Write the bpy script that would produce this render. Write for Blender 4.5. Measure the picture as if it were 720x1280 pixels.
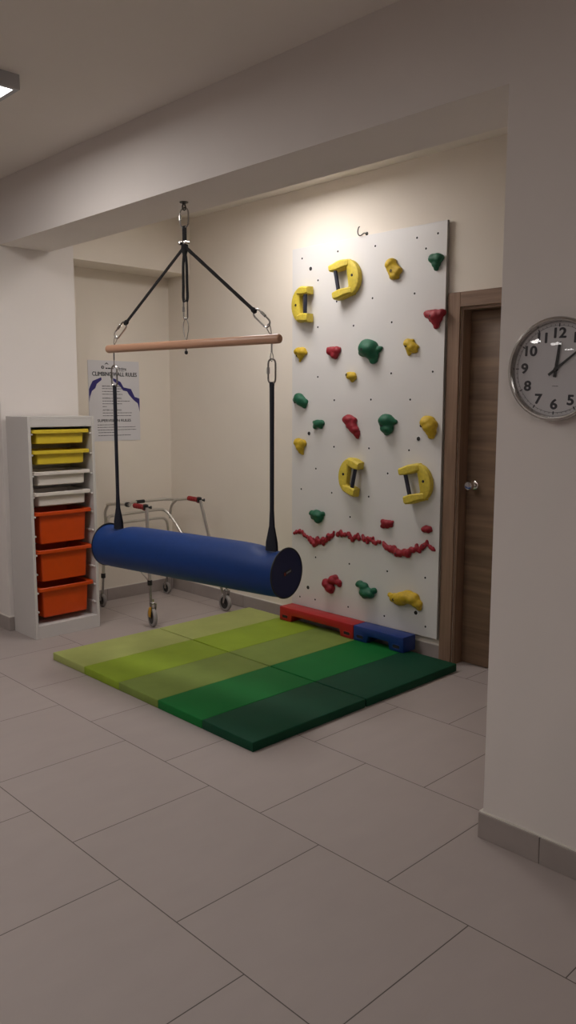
import bpy, bmesh, math, random
from mathutils import Vector, Matrix
random.seed(7)
S = bpy.context.scene
C = S.collection
PI = math.pi
for o in list(bpy.data.objects):
    bpy.data.objects.remove(o, do_unlink=True)

# ------------------------------------------------------------------ camera
cam_d = bpy.data.cameras.new('camera')
cam_d.sensor_fit = 'VERTICAL'
cam_d.sensor_height = 36.0
cam_d.lens = 1006.57 / 1280 * 36.0
cam_d.clip_start = 0.02
cam = bpy.data.objects.new('camera', cam_d)
C.objects.link(cam)
F = Vector((0.68992786, 0.71148619, -0.13336772))
Rr = Vector((0.71801224, -0.69602943, 0.00120962))
U = Vector((0.09196723, 0.09659421, 0.99106588))
cam.matrix_world = Matrix(((Rr.x, U.x, -F.x, 0), (Rr.y, U.y, -F.y, 0), (Rr.z, U.z, -F.z, 1.49989), (0, 0, 0, 1)))
S.camera = cam

# ------------------------------------------------------------------ world, exposure
w = bpy.data.worlds.new('world'); S.world = w; w.use_nodes = True
w.node_tree.nodes['Background'].inputs[0].default_value = (0.5, 0.48, 0.45, 1)
w.node_tree.nodes['Background'].inputs[1].default_value = 0.02
S.view_settings.view_transform = 'Standard'
S.view_settings.look = 'None'
S.view_settings.gamma = 1.0
S.view_settings.use_curve_mapping = False
S.view_settings.exposure = EXPOSURE = 0.0

LAMP_MAIN = 15.1       # emission of the main room panels
LAMP_ALCOVE = 15.8     # emission of the panel over the climbing wall
LAMP_FAR = 18.5        # panels further back in the room
LAMP_COL = (1.0, 0.955, 0.92)
Z_CEIL = 2.87
FAR_LAMPS = [(0.05, 3.55, 'nearest of the lamps mirrored in the clock glass'), (-0.65, 2.75, 'second of the lamps mirrored in the clock glass'), (-1.75, 2.35, 'furthest of the lamps mirrored in the clock glass'), (0.1, -0.6, 'unseen ceiling lamp added behind the viewer to light the near floor')]  # last entry is an added, unseen lamp lighting near floor and clock wall

# ------------------------------------------------------------------ materials
def mat(name, col, rough=0.5, metal=0.0, noise=0.0, nscale=30, bump=0.0, bscale=200, spec=0.5, coat=0.0, sheen=0.0, rvar=0.0):
    m = bpy.data.materials.new(name); m.use_nodes = True
    nt = m.node_tree; b = nt.nodes['Principled BSDF']
    b.inputs['Base Color'].default_value = (*col, 1)
    b.inputs['Roughness'].default_value = rough
    b.inputs['Metallic'].default_value = metal
    b.inputs['Specular IOR Level'].default_value = spec
    b.inputs['Coat Weight'].default_value = coat
    b.inputs['Sheen Weight'].default_value = sheen
    tc = nt.nodes.new('ShaderNodeTexCoord')
    if noise > 0:
        n = nt.nodes.new('ShaderNodeTexNoise'); n.inputs['Scale'].default_value = nscale; n.inputs['Detail'].default_value = 4
        nt.links.new(tc.outputs['Object'], n.inputs['Vector'])
        r = nt.nodes.new('ShaderNodeMapRange')
        r.inputs[1].default_value = 0.3; r.inputs[2].default_value = 0.7
        r.inputs[3].default_value = 1 - noise; r.inputs[4].default_value = 1 + noise
        nt.links.new(n.outputs['Fac'], r.inputs[0])
        mx = nt.nodes.new('ShaderNodeVectorMath'); mx.operation = 'SCALE'
        mx.inputs[0].default_value = col
        nt.links.new(r.outputs[0], mx.inputs['Scale'])
        nt.links.new(mx.outputs[0], b.inputs['Base Color'])
    if bump > 0:
        n2 = nt.nodes.new('ShaderNodeTexNoise'); n2.inputs['Scale'].default_value = bscale; n2.inputs['Detail'].default_value = 3
        nt.links.new(tc.outputs['Object'], n2.inputs['Vector'])
        bp = nt.nodes.new('ShaderNodeBump'); bp.inputs['Strength'].default_value = bump; bp.inputs['Distance'].default_value = 0.003
        nt.links.new(n2.outputs['Fac'], bp.inputs['Height'])
        nt.links.new(bp.outputs[0], b.inputs['Normal'])
    return m

def emis(name, col, strength):
    m = bpy.data.materials.new(name); m.use_nodes = True
    b = m.node_tree.nodes['Principled BSDF']
    b.inputs['Base Color'].default_value = (0.8, 0.8, 0.8, 1)
    b.inputs['Emission Color'].default_value = (*col, 1)
    b.inputs['Emission Strength'].default_value = strength
    return m

def tile_floor():
    m = bpy.data.materials.new('floor_tiles'); m.use_nodes = True
    nt = m.node_tree; N = nt.nodes; L = nt.links; b = N['Principled BSDF']
    geo = N.new('ShaderNodeNewGeometry'); sep = N.new('ShaderNodeSeparateXYZ'); L.new(geo.outputs['Position'], sep.inputs[0])
    def M(op, a, bb=None, c=None):
        n = N.new('ShaderNodeMath'); n.operation = op
        for i, v in enumerate((a, bb, c)):
            if v is None: continue
            if isinstance(v, (int, float)): n.inputs[i].default_value = v
            else: L.new(v, n.inputs[i])
        return n.outputs[0]
    u = M('DIVIDE', M('SUBTRACT', sep.outputs['X'], 1.277), 0.6)
    row = M('FLOOR', u)
    v = M('ADD', M('DIVIDE', M('SUBTRACT', sep.outputs['Y'], 3.582), 0.6), M('MULTIPLY', row, 0.5))
    du = M('SUBTRACT', 0.5, M('ABSOLUTE', M('SUBTRACT', M('FRACT', u), 0.5)))
    dv = M('SUBTRACT', 0.5, M('ABSOLUTE', M('SUBTRACT', M('FRACT', v), 0.5)))
    d = M('MINIMUM', du, dv)
    g = N.new('ShaderNodeMapRange'); L.new(d, g.inputs[0]); g.inputs[1].default_value = 0.0016; g.inputs[2].default_value = 0.0038
    g.inputs[3].default_value = 1; g.inputs[4].default_value = 0
    wn = N.new('ShaderNodeTexWhiteNoise'); cb = N.new('ShaderNodeCombineXYZ'); L.new(row, cb.inputs[0]); L.new(M('FLOOR', v), cb.inputs[1])
    L.new(cb.outputs[0], wn.inputs['Vector'])
    n1 = N.new('ShaderNodeTexNoise'); n1.inputs['Scale'].default_value = 5; n1.inputs['Detail'].default_value = 6
    mp = N.new('ShaderNodeMapping'); mp.inputs['Scale'].default_value = (1, 2.2, 1); L.new(geo.outputs['Position'], mp.inputs[0]); L.new(mp.outputs[0], n1.inputs['Vector'])
    tone = M('ADD', M('ADD', 0.92, M('MULTIPLY', wn.outputs['Value'], 0.05)), M('MULTIPLY', n1.outputs['Fac'], 0.10))
    sc = N.new('ShaderNodeVectorMath'); sc.operation = 'SCALE'; sc.inputs[0].default_value = TILE; L.new(tone, sc.inputs['Scale'])
    mx = N.new('ShaderNodeMix'); mx.data_type = 'RGBA'; L.new(g.outputs[0], mx.inputs[0]); L.new(sc.outputs[0], mx.inputs[6]); mx.inputs[7].default_value = (0.09, 0.075, 0.067, 1)
    L.new(mx.outputs[2], b.inputs['Base Color'])
    b.inputs['Roughness'].default_value = 0.55
    b.inputs['Specular IOR Level'].default_value = 0.35
    bp = N.new('ShaderNodeBump'); bp.inputs['Strength'].default_value = 0.5; bp.inputs['Distance'].default_value = 0.002; bp.invert = True
    L.new(g.outputs[0], bp.inputs['Height']); L.new(bp.outputs[0], b.inputs['Normal'])
    return m

def wood(name, c1, c2, axis='Z', rough=0.5, sc=1.0):
    m = bpy.data.materials.new(name); m.use_nodes = True
    nt = m.node_tree; N = nt.nodes; L = nt.links; b = N['Principled BSDF']
    tc = N.new('ShaderNodeTexCoord'); mp = N.new('ShaderNodeMapping')
    s = {'X': (1.2, 22, 22), 'Y': (22, 1.2, 22), 'Z': (22, 22, 1.2)}[axis]
    mp.inputs['Scale'].default_value = tuple(k * sc for k in s)
    L.new(tc.outputs['Object'], mp.inputs[0])
    n = N.new('ShaderNodeTexNoise'); n.inputs['Scale'].default_value = 1.6; n.inputs['Detail'].default_value = 8; n.inputs['Distortion'].default_value = 0.6
    L.new(mp.outputs[0], n.inputs['Vector'])
    cr = N.new('ShaderNodeValToRGB'); cr.color_ramp.elements[0].position = 0.3; cr.color_ramp.elements[1].position = 0.72
    cr.color_ramp.elements[0].color = (*c1, 1); cr.color_ramp.elements[1].color = (*c2, 1)
    L.new(n.outputs['Fac'], cr.inputs[0]); L.new(cr.outputs[0], b.inputs['Base Color'])
    b.inputs['Roughness'].default_value = rough
    bp = N.new('ShaderNodeBump'); bp.inputs['Strength'].default_value = 0.12; bp.inputs['Distance'].default_value = 0.002
    L.new(n.outputs['Fac'], bp.inputs['Height']); L.new(bp.outputs[0], b.inputs['Normal'])
    return m

TILE = (0.40, 0.345, 0.325)
M_floor = tile_floor()
M_white = mat('white_paint', (0.80, 0.748, 0.715), 0.85, noise=0.015, nscale=3, bump=0.05, bscale=300)
M_cream = mat('cream_paint', (0.80, 0.73, 0.645), 0.85, noise=0.015, nscale=3, bump=0.05, bscale=300)
M_ceil = mat('ceiling_paint', (0.88, 0.825, 0.765), 0.9, noise=0.01, nscale=3, bump=0.04, bscale=250)
M_skirt = mat('skirting_tile', (0.35, 0.305, 0.285), 0.5, noise=0.05, nscale=9)
M_grout = mat('grout', (0.12, 0.105, 0.095), 0.9)
M_caulk = mat('skirting_caulk', (0.72, 0.68, 0.62), 0.7)
M_panel = mat('white_laminate', (0.70, 0.68, 0.67), 0.42, noise=0.01, nscale=4, bump=0.03, bscale=500)
M_paneledge = wood('panel_edge', (0.30, 0.285, 0.265), (0.38, 0.36, 0.335), 'Z', 0.7)
M_hole = mat('hole_dark', (0.02, 0.018, 0.018), 0.7)
M_tnut = mat('tnut_ring', (0.55, 0.53, 0.52), 0.35, metal=0.6)
M_oak = wood('oak_casing', (0.19, 0.112, 0.072), (0.30, 0.19, 0.128), 'Z', 0.5)
M_oakh = wood('oak_header', (0.19, 0.112, 0.072), (0.30, 0.19, 0.128), 'Y', 0.5)
M_leaf = wood('oak_leaf', (0.135, 0.083, 0.052), (0.25, 0.16, 0.103), 'Y', 0.5, 0.7)
M_steel = mat('brushed_steel', (0.42, 0.41, 0.40), 0.25, metal=1.0, noise=0.05, nscale=60)
M_chrome = mat('polished_steel', (0.75, 0.74, 0.73), 0.12, metal=1.0)
M_darkmet = mat('dark_metal', (0.10, 0.095, 0.09), 0.4, metal=0.8)
M_alu = mat('walker_aluminium', (0.62, 0.60, 0.57), 0.3, metal=0.9, noise=0.03, nscale=80)
M_black = mat('black_plastic', (0.012, 0.012, 0.013), 0.45)
M_web = mat('black_webbing', (0.010, 0.009, 0.011), 0.85, bump=0.5, bscale=700)
M_navyweb = mat('navy_webbing', (0.009, 0.010, 0.020), 0.8, bump=0.5, bscale=700)
M_dowel = wood('beech_dowel', (0.50, 0.275, 0.175), (0.60, 0.35, 0.23), 'X', 0.35, 0.6)
M_bolster = mat('blue_vinyl', (0.006, 0.040, 0.19), 0.5, noise=0.05, nscale=25, bump=0.12, bscale=900, spec=0.3)
M_bolcap = mat('navy_end_vinyl', (0.008, 0.014, 0.07), 0.6, bump=0.12, bscale=900)
M_tag = mat('tag_grey', (0.33, 0.33, 0.36), 0.6)
M_tagred = mat('tag_red', (0.25, 0.03, 0.02), 0.6)
def hold_mat(n, c): return mat(n, c, 0.55, noise=0.12, nscale=60, bump=0.5, bscale=260)
M_hy = hold_mat('hold_yellow', (0.58, 0.39, 0.02))
M_hr = hold_mat('hold_red', (0.28, 0.006, 0.018))
M_hg = hold_mat('hold_green', (0.004, 0.105, 0.050))
M_hby = hold_mat('handle_yellow', (0.62, 0.48, 0.05))
M_grip = mat('grip_navy', (0.012, 0.014, 0.03), 0.5)
M_bred = mat('foam_red', (0.42, 0.010, 0.014), 0.42, noise=0.03, nscale=30)
M_bblu = mat('foam_blue', (0.008, 0.035, 0.20), 0.42, noise=0.03, nscale=30)
M_mats = [mat('mat_' + n, c, 0.65, noise=0.06, nscale=7, bump=0.15, bscale=600, spec=0.22) for n, c in (
    ('pale_lime', (0.37, 0.41, 0.13)), ('lime', (0.26, 0.365, 0.03)), ('olive', (0.20, 0.27, 0.06)),
    ('green', (0.006, 0.155, 0.030)), ('dark_green', (0.004, 0.058, 0.028)))]
M_cab = mat('cabinet_white', (0.62, 0.59, 0.57), 0.45, noise=0.01, nscale=5)
M_biny = mat('bin_yellow', (0.74, 0.55, 0.035), 0.38, noise=0.03, nscale=20)
M_binw = mat('bin_white', (0.74, 0.68, 0.63), 0.4, noise=0.02, nscale=20)
M_bino = mat('bin_orange', (0.62, 0.062, 0.002), 0.36, noise=0.03, nscale=20)
M_paper = mat('poster_paper', (0.67, 0.655, 0.68), 0.4, noise=0.01, nscale=6)
M_ink = mat('ink_black', (0.035, 0.035, 0.045), 0.6)
M_purple = mat('ink_indigo', (0.030, 0.022, 0.17), 0.6)
M_face = mat('clock_face_white', (0.60, 0.585, 0.60), 0.6)
M_rim = mat('clock_rim_steel', (0.48, 0.46, 0.44), 0.25, metal=1.0)
M_hred = mat('walker_grip_red', (0.26, 0.008, 0.010), 0.55, bump=0.3, bscale=400)
M_tyre = mat('tyre_grey', (0.30, 0.28, 0.27), 0.6)
M_amber = mat('brake_amber', (0.60, 0.30, 0.03), 0.45)
M_lampbody = mat('lamp_housing', (0.50, 0.50, 0.52), 0.45)

# ------------------------------------------------------------------ mesh helpers
def T(o, co): return Vector(co)
def box(bm, x0, x1, y0, y1, z0, z1, mi=0, bev=0.0, seg=2):
    b2 = bmesh.new()
    bmesh.ops.create_cube(b2, size=1)
    for v in b2.verts:
        v.co = Vector((x0 + (v.co.x + .5) * (x1 - x0), y0 + (v.co.y + .5) * (y1 - y0), z0 + (v.co.z + .5) * (z1 - z0)))
    if bev > 0: bmesh.ops.bevel(b2, geom=b2.edges[:], offset=bev, segments=seg, affect='EDGES', profile=0.5)
    join(bm, b2, mi)
def join(bm, b2, mi=0, mx=None):
    vm = {}
    for v in b2.verts: vm[v] = bm.verts.new(mx @ v.co if mx else v.co)
    for f in b2.faces:
        try:
            nf = bm.faces.new([vm[v] for v in f.verts]); nf.material_index = mi if mi >= 0 else f.material_index; nf.smooth = True
        except ValueError: pass
    b2.free()
def frame(d):
    d = Vector(d).normalized()
    a = Vector((0, 0, 1)) if abs(d.z) < 0.95 else Vector((1, 0, 0))
    x = d.cross(a).normalized(); y = x.cross(d).normalized()
    return x, y
def tube(bm, pts, rad, n=12, mi=0, closed=False, caps=True, flat=1.0, flatdir=None):
    pts = [Vector(p) for p in pts]; k = len(pts)
    rads = rad if isinstance(rad, (list, tuple)) else [rad] * k
    rings = []; px = None
    for i, p in enumerate(pts):
        if closed: d = (pts[(i + 1) % k] - pts[i - 1])
        else: d = pts[min(i + 1, k - 1)] - pts[max(i - 1, 0)]
        d.normalize()
        if flatdir is not None:
            x = Vector(flatdir) - d * d.dot(Vector(flatdir)); x.normalize()
        elif px is None: x, _ = frame(d)
        else:
            x = px - d * d.dot(px)
            if x.length < 1e-6: x, _ = frame(d)
            x.normalize()
        px = x; y = d.cross(x)
        r = rads[i]
        if isinstance(r, (tuple, list)): ra, rb = r
        else: ra, rb = r, r * flat
        rings.append([bm.verts.new(p + x * (ra * math.cos(2 * PI * j / n)) + y * (rb * math.sin(2 * PI * j / n))) for j in range(n)])
    m = k if closed else k - 1
    for i in range(m):
        a, b = rings[i], rings[(i + 1) % k]
        for j in range(n):
            f = bm.faces.new((a[j], a[(j + 1) % n], b[(j + 1) % n], b[j])); f.material_index = mi; f.smooth = True
    if caps and not closed:
        for rr, rev in ((rings[0], True), (rings[-1], False)):
            f = bm.faces.new(rr[::-1] if rev else rr); f.material_index = mi
def lathe(bm, origin, axis, prof, n=32, mi=0, closed_ends=True):
    """prof: list of (distance along axis, radius)"""
    o = Vector(origin); a = Vector(axis).normalized(); x, y = frame(a)
    rings = []
    for t, r in prof:
        if r < 1e-6: rings.append([bm.verts.new(o + a * t)])
        else: rings.append([bm.verts.new(o + a * t + x * (r * math.cos(2 * PI * j / n)) + y * (r * math.sin(2 * PI * j / n))) for j in range(n)])
    for i in range(len(rings) - 1):
        p, q = rings[i], rings[i + 1]
        for j in range(n):
            j2 = (j + 1) % n
            if len(p) == 1 and len(q) == 1: continue
            if len(p) == 1: f = bm.faces.new((p[0], q[j2], q[j]))
            elif len(q) == 1: f = bm.faces.new((p[j], p[j2], q[0]))
            else: f = bm.faces.new((p[j], p[j2], q[j2], q[j]))
            f.material_index = mi; f.smooth = True
    if closed_ends:
        if len(rings[0]) > 1: bm.faces.new(rings[0][::-1]).material_index = mi
        if len(rings[-1]) > 1: bm.faces.new(rings[-1]).material_index = mi
def prism(bm, poly, fn, h0, h1, mi=0, bev=0.0):
    """poly: 2D outline, fn(u,v,h)->3D"""
    b2 = bmesh.new()
    a = [b2.verts.new(Vector(fn(u, v, h0))) for u, v in poly]
    b = [b2.verts.new(Vector(fn(u, v, h1))) for u, v in poly]
    n = len(poly)
    b2.faces.new(a[::-1]); b2.faces.new(b)
    for i in range(n): b2.faces.new((a[i], a[(i + 1) % n], b[(i + 1) % n], b[i]))
    bmesh.ops.recalc_face_normals(b2, faces=b2.faces[:])
    if bev > 0: bmesh.ops.bevel(b2, geom=[e for e in b2.edges], offset=bev, segments=2, affect='EDGES', profile=0.5)
    join(bm, b2, mi)
def smoothpath(pts, sub=6, closed=False):
    pts = [Vector(p) for p in pts]; n = len(pts); out = []
    rng = range(n if closed else n - 1)
    for i in rng:
        if closed: p0, p1, p2, p3 = pts[i - 1], pts[i], pts[(i + 1) % n], pts[(i + 2) % n]
        else: p0, p1, p2, p3 = pts[max(i - 1, 0)], pts[i], pts[i + 1], pts[min(i + 2, n - 1)]
        for s in range(sub):
            t = s / sub
            out.append(0.5 * ((2 * p1) + (p2 - p0) * t + (2 * p0 - 5 * p1 + 4 * p2 - p3) * t * t + (3 * p1 - p0 - 3 * p2 + p3) * t ** 3))
    if not closed: out.append(pts[-1])
    return out

def thing(name, label, cat, loc=(0, 0, 0), group=None, kind=None):
    o = bpy.data.objects.new(name, None); C.objects.link(o); o.location = loc
    o.empty_display_size = 0.05
    if label: o['label'] = label
    if cat: o['category'] = cat
    if group: o['group'] = group
    if kind: o['kind'] = kind
    return o
def world_off(o):
    v = Vector((0, 0, 0))
    while o is not None: v += Vector(o.location); o = o.parent
    return v
def obj(name, bm, mats, parent=None, label=None, autos=True, loc=None, recalc=True):
    """bm is in world coordinates; loc = origin for a top-level mesh"""
    if recalc: bmesh.ops.recalc_face_normals(bm, faces=bm.faces[:])
    me = bpy.data.meshes.new(name)
    off = world_off(parent) if parent else Vector(loc or (0, 0, 0))
    for v in bm.verts: v.co -= off
    bm.to_mesh(me); bm.free()
    if not isinstance(mats, (list, tuple)): mats = [mats]
    for m in mats: me.materials.append(m)
    if autos: me.set_sharp_from_angle(angle=math.radians(35))
    o = bpy.data.objects.new(name, me); C.objects.link(o)
    if parent: o.parent = parent
    elif loc: o.location = loc
    if label: o['label'] = label
    return o
def tag(o, label, cat, group=None, kind=None):
    if label: o['label'] = label
    if cat: o['category'] = cat
    if group: o['group'] = group
    if kind: o['kind'] = kind
    return o
def struct(name, bm, mats, label=None, parent=None):
    o = obj(name, bm, mats, parent)
    if parent is None: o['kind'] = 'structure'
    if label: o['label'] = label
    return o
def text_bm(bm, s, size, mx, mi=0, ext=0.0006, align='CENTER', bold=0.0, sx=1.0, fat=0.0):
    cu = bpy.data.curves.new('lettering', 'FONT'); cu.body = s; cu.size = size; cu.extrude = ext; cu.align_x = align; cu.align_y = 'CENTER'; cu.offset = bold
    o = bpy.data.objects.new('lettering', cu); C.objects.link(o)
    bpy.context.view_layer.update()
    me = bpy.data.meshes.new_from_object(o.evaluated_get(bpy.context.evaluated_depsgraph_get()))
    b2 = bmesh.new(); b2.from_mesh(me)
    for v in b2.verts: v.co.x *= sx
    for dx, dy in ([(0, 0)] if not fat else [(-fat, 0), (fat, 0), (0, fat * .7), (0, -fat * .7)]):
        join(bm, b2.copy(), mi, mx @ Matrix.Translation((dx, dy, dx * .01)))
    b2.free()
    bpy.data.objects.remove(o, do_unlink=True); bpy.data.meshes.remove(me); bpy.data.curves.remove(cu)

# ================================================================== STRUCTURE
XW = 3.83     # wall behind the climbing panel
YB = 5.30     # back wall of the niche
YC = 5.02     # front face of the corner column
XP = 2.325    # near wall with the clock
YP = 1.42     # end of the near wall
ZB = 2.485    # underside of the ceiling beam
XB0, XB1 = 2.34, 2.68

def b1(*a, **k):
    bm = bmesh.new(); box(bm, *a, **k); return bm
struct('floor', b1(-3.6, 4.1, -4.0, 7.1, -0.1, 0.0), M_floor, 'greige square floor tiles laid in a staggered bond')
struct('ceiling', b1(-3.6, 4.1, -4.0, 7.1, Z_CEIL, Z_CEIL + 0.1), M_ceil, 'flat painted ceiling')
struct('wall_near_right', b1(XP, 4.0, -4.0, YP, 0, Z_CEIL), M_white, 'pale painted wall end carrying the clock')
# wall with door opening
DY0, DY1, DZ = 1.78, 2.585, 2.025
bm = bmesh.new()
box(bm, XW, 4.0, DY1, YB + 0.1, 0, Z_CEIL); box(bm, XW, 4.0, YP, DY0, 0, Z_CEIL); box(bm, XW, 4.0, DY0, DY1, DZ, Z_CEIL)
struct('wall_alcove_right', bm, M_cream, 'cream wall behind the climbing panel and door')
struct('wall_alcove_back', b1(2.855, 3.95, YB, YB + 0.12, 0, Z_CEIL), M_cream, 'cream back wall of the niche')
struct('wall_column', b1(2.30, 2.855, YC, 6.9, 0, Z_CEIL), M_white, 'pale corner column behind the storage tower')
struct('trim_1', b1(XB0, XB1, YP, YC, ZB, Z_CEIL), M_white, 'deep ceiling beam running from the clock wall to the column')
struct('trim_2', b1(2.855, XW, YC, YB, 2.465, Z_CEIL), M_cream, 'dropped header over the niche')
struct('wall_far', b1(-3.6, 2.35, 6.9, 7.0, 0, Z_CEIL), M_white)
struct('wall_left', b1(-3.6, -3.5, -4.0, 7.0, 0, Z_CEIL), M_white)
struct('wall_behind', b1(-3.6, 4.0, -4.0, -3.9, 0, Z_CEIL), M_white)

def skirt(name, segs, label):
    """segs: list of (x0,x1,y0,y1) solid strips 85 mm high, long axis jointed every 0.6 m"""
    bm = bmesh.new(); H = 0.092
    for x0, x1, y0, y1, ph in segs:
        lx = (x1 - x0) > (y1 - y0)
        a, b = (x0, x1) if lx else (y0, y1)
        cuts = [a]; t = a + ph
        while t < b - 0.01: cuts.append(t); t += 0.6
        cuts.append(b)
        for i in range(len(cuts) - 1):
            c0 = cuts[i] + (0.0012 if i else 0); c1 = cuts[i + 1] - (0.0012 if i < len(cuts) - 2 else 0)
            if lx: box(bm, c0, c1, y0, y1, 0, H, 0, 0.0015, 1)
            else: box(bm, x0, x1, c0, c1, 0, H, 0, 0.0015, 1)
        e = 0.002
        box(bm, x0 + e, x1 - e, y0 + e, y1 - e, 0, H - e, 1)
        if lx: box(bm, x0, x1, y0 + 0.004, y1, H, H + 0.004, 2)
        else: box(bm, x0 + (0.004 if x0 < 3.9 else 0), x1, y0, y1, H, H + 0.004, 2)
    return struct(name, bm, [M_skirt, M_grout, M_caulk], label)
t = 0.012
skirt('baseboard_alcove_right', [(XW - t, XW, DY1 + 0.08, YB, 0.55)], 'greige tile skirting under the climbing panel')
skirt('baseboard_alcove_back', [(2.855, XW - t, YB - t, YB, 0.35)], 'greige tile skirting behind the walker')
skirt('baseboard_near_right', [(XP - t, XP, -3.9, YP + t, 5.10), (XP, 3.8, YP, YP + t, 0.4)], 'greige tile skirting under the clock')
skirt('baseboard_column', [(2.30 - t, 2.855, YC - t, YC, 0.3), (2.30 - t, 2.30, YC, 6.9, 0.4)], 'greige tile skirting around the column foot')

# door
dr = thing('door_1', 'oak veneer door with round steel knob in a matching casing', None, (3.9, (DY0 + DY1) / 2, 0), kind='structure')
bm = bmesh.new()
XF = XW - 0.016
box(bm, XF, XW - 0.0005, DY1, DY1 + 0.08, 0, DZ + 0.08, 0, 0.002, 1)
box(bm, XF, XW - 0.0005, DY0 - 0.08, DY0, 0, DZ + 0.08, 0, 0.002, 1)
box(bm, XF, XW - 0.0005, DY0 + 0.0006, DY1 - 0.0006, DZ, DZ + 0.08, 1, 0.002, 1)
box(bm, XW + 0.001, 3.955, DY1 - 0.014, DY1 - 0.0005, 0, DZ - 0.001, 0)
box(bm, XW + 0.001, 3.955, DY0 + 0.0005, DY0 + 0.014, 0, DZ - 0.001, 0)
box(bm, XW + 0.001, 3.955, DY0 + 0.014, DY1 - 0.014, DZ - 0.015, DZ - 0.001, 1)
obj('door_frame', bm, [M_oak, M_oakh], dr)
lf = obj('door_leaf', b1(3.905, 3.945, DY0 + 0.016, DY1 - 0.016, 0.006, DZ - 0.018, bev=0.0015), M_leaf, dr)
bm = bmesh.new()
KY, KZ = 2.515, 1.045
lathe(bm, (3.905, KY, KZ), (-1, 0, 0), [(0, 0.026), (0.006, 0.026), (0.008, 0.022), (0.009, 0.011), (0.030, 0.010), (0.036, 0.018), (0.046, 0.0265), (0.058, 0.027), (0.066, 0.022), (0.068, 0.008), (0.067, 0)], 28)
kn = obj('door_knob', bm, M_chrome, lf, 'round polished steel knob')
# ================================================================== CLIMBING PANEL
PX = 3.80
PY0, PY1, PZ0, PZ1 = 2.672, 3.880, 0.135, 2.495
bm = bmesh.new()
box(bm, PX, PX + 0.018, PY0, PY1, PZ0, PZ1, 0, 0.0008, 1)
for y0, y1 in ((PY0 + .02, PY0 + .06), (PY1 - .06, PY1 - .02), (3.25, 3.29)):      # battens to the wall
    box(bm, PX + 0.018, XW - 0.0005, y0, y1, PZ0 + .03, PZ1 - .03, 1)
box(bm, PX + 0.0008, PX + 0.0172, PY0 - 0.0012, PY0, PZ0, PZ1, 1)
HOLES = [(3.79, 2.428), (3.479, 2.432), (3.18, 2.424), (2.875, 2.428), (2.732, 2.432), (2.811, 2.361), (3.647, 2.276), (3.485, 2.131), (3.195, 2.125), (2.884, 2.123), (3.646, 1.985), (3.343, 1.974), (3.046, 1.974), (2.745, 1.68), (3.043, 1.678), (3.644, 1.671),
 (3.498, 1.522), (3.196, 1.525), (2.899, 1.524), (3.497, 1.227), (3.206, 1.229), (2.9, 1.23), (3.656, 1.078), (3.056, 1.084), (3.791, 0.933), (3.513, 0.93), (3.202, 0.931), (2.906, 0.931), (3.353, 0.789), (3.654, 0.487), (3.355, 0.486), (3.046, 0.485), (2.762, 0.489), (3.805, 0.327), (3.8, 0.194), (3.656, 0.199), (3.361, 0.203), (3.063, 0.201), (2.752, 0.196)]
BIG = [(3.712, 2.355), (3.72, 1.306), (2.833, 1.299), (2.824, 0.267), (3.723, 0.271)]
for (y, z) in HOLES:
    lathe(bm, (PX, y, z), (-1, 0, 0), [(0, 0.011), (0.0004, 0.0108)], 16, 3)
    lathe(bm, (PX, y, z), (-1, 0, 0), [(0.0004, 0.0066), (0.0008, 0.0066)], 14, 2)
for (y, z) in BIG:
    lathe(bm, (PX, y, z), (-1, 0, 0), [(0, 0.0165), (0.0008, 0.016)], 18, 3)
    lathe(bm, (PX, y, z), (-1, 0, 0), [(0.0008, 0.0125), (0.003, 0.0115), (0.0032, 0.004)], 16, 2)
tag(obj('climbing_board', bm, [M_panel, M_paneledge, M_hole, mat('panel_hole_rim', (0.74, 0.73, 0.73), 0.5)], loc=(PX, 3.276, PZ0)),
    'tall white climbing board drilled with a grid of small holes', 'climbing wall')

# hook over the panel
bm = bmesh.new()
tube(bm, smoothpath([(XW + .01, 3.272, 2.512), (XW - 0.022, 3.272, 2.512), (XW - .034, 3.276, 2.505), (XW - .040, 3.288, 2.498), (XW - .040, 3.303, 2.504), (XW - .040, 3.310, 2.523), (XW - .038, 3.306, 2.545), (XW - .034, 3.300, 2.553)], 5), 0.0035, 8)
lathe(bm, (XW, 3.272, 2.512), (-1, 0, 0), [(0, 0.011), (0.003, 0.010), (0.006, 0.005)], 14)
tag(obj('wall_hook', bm, M_darkmet, loc=(XW, 3.272, 2.51)), 'small dark open hook screwed into the wall above the climbing panel', 'hook')

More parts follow.
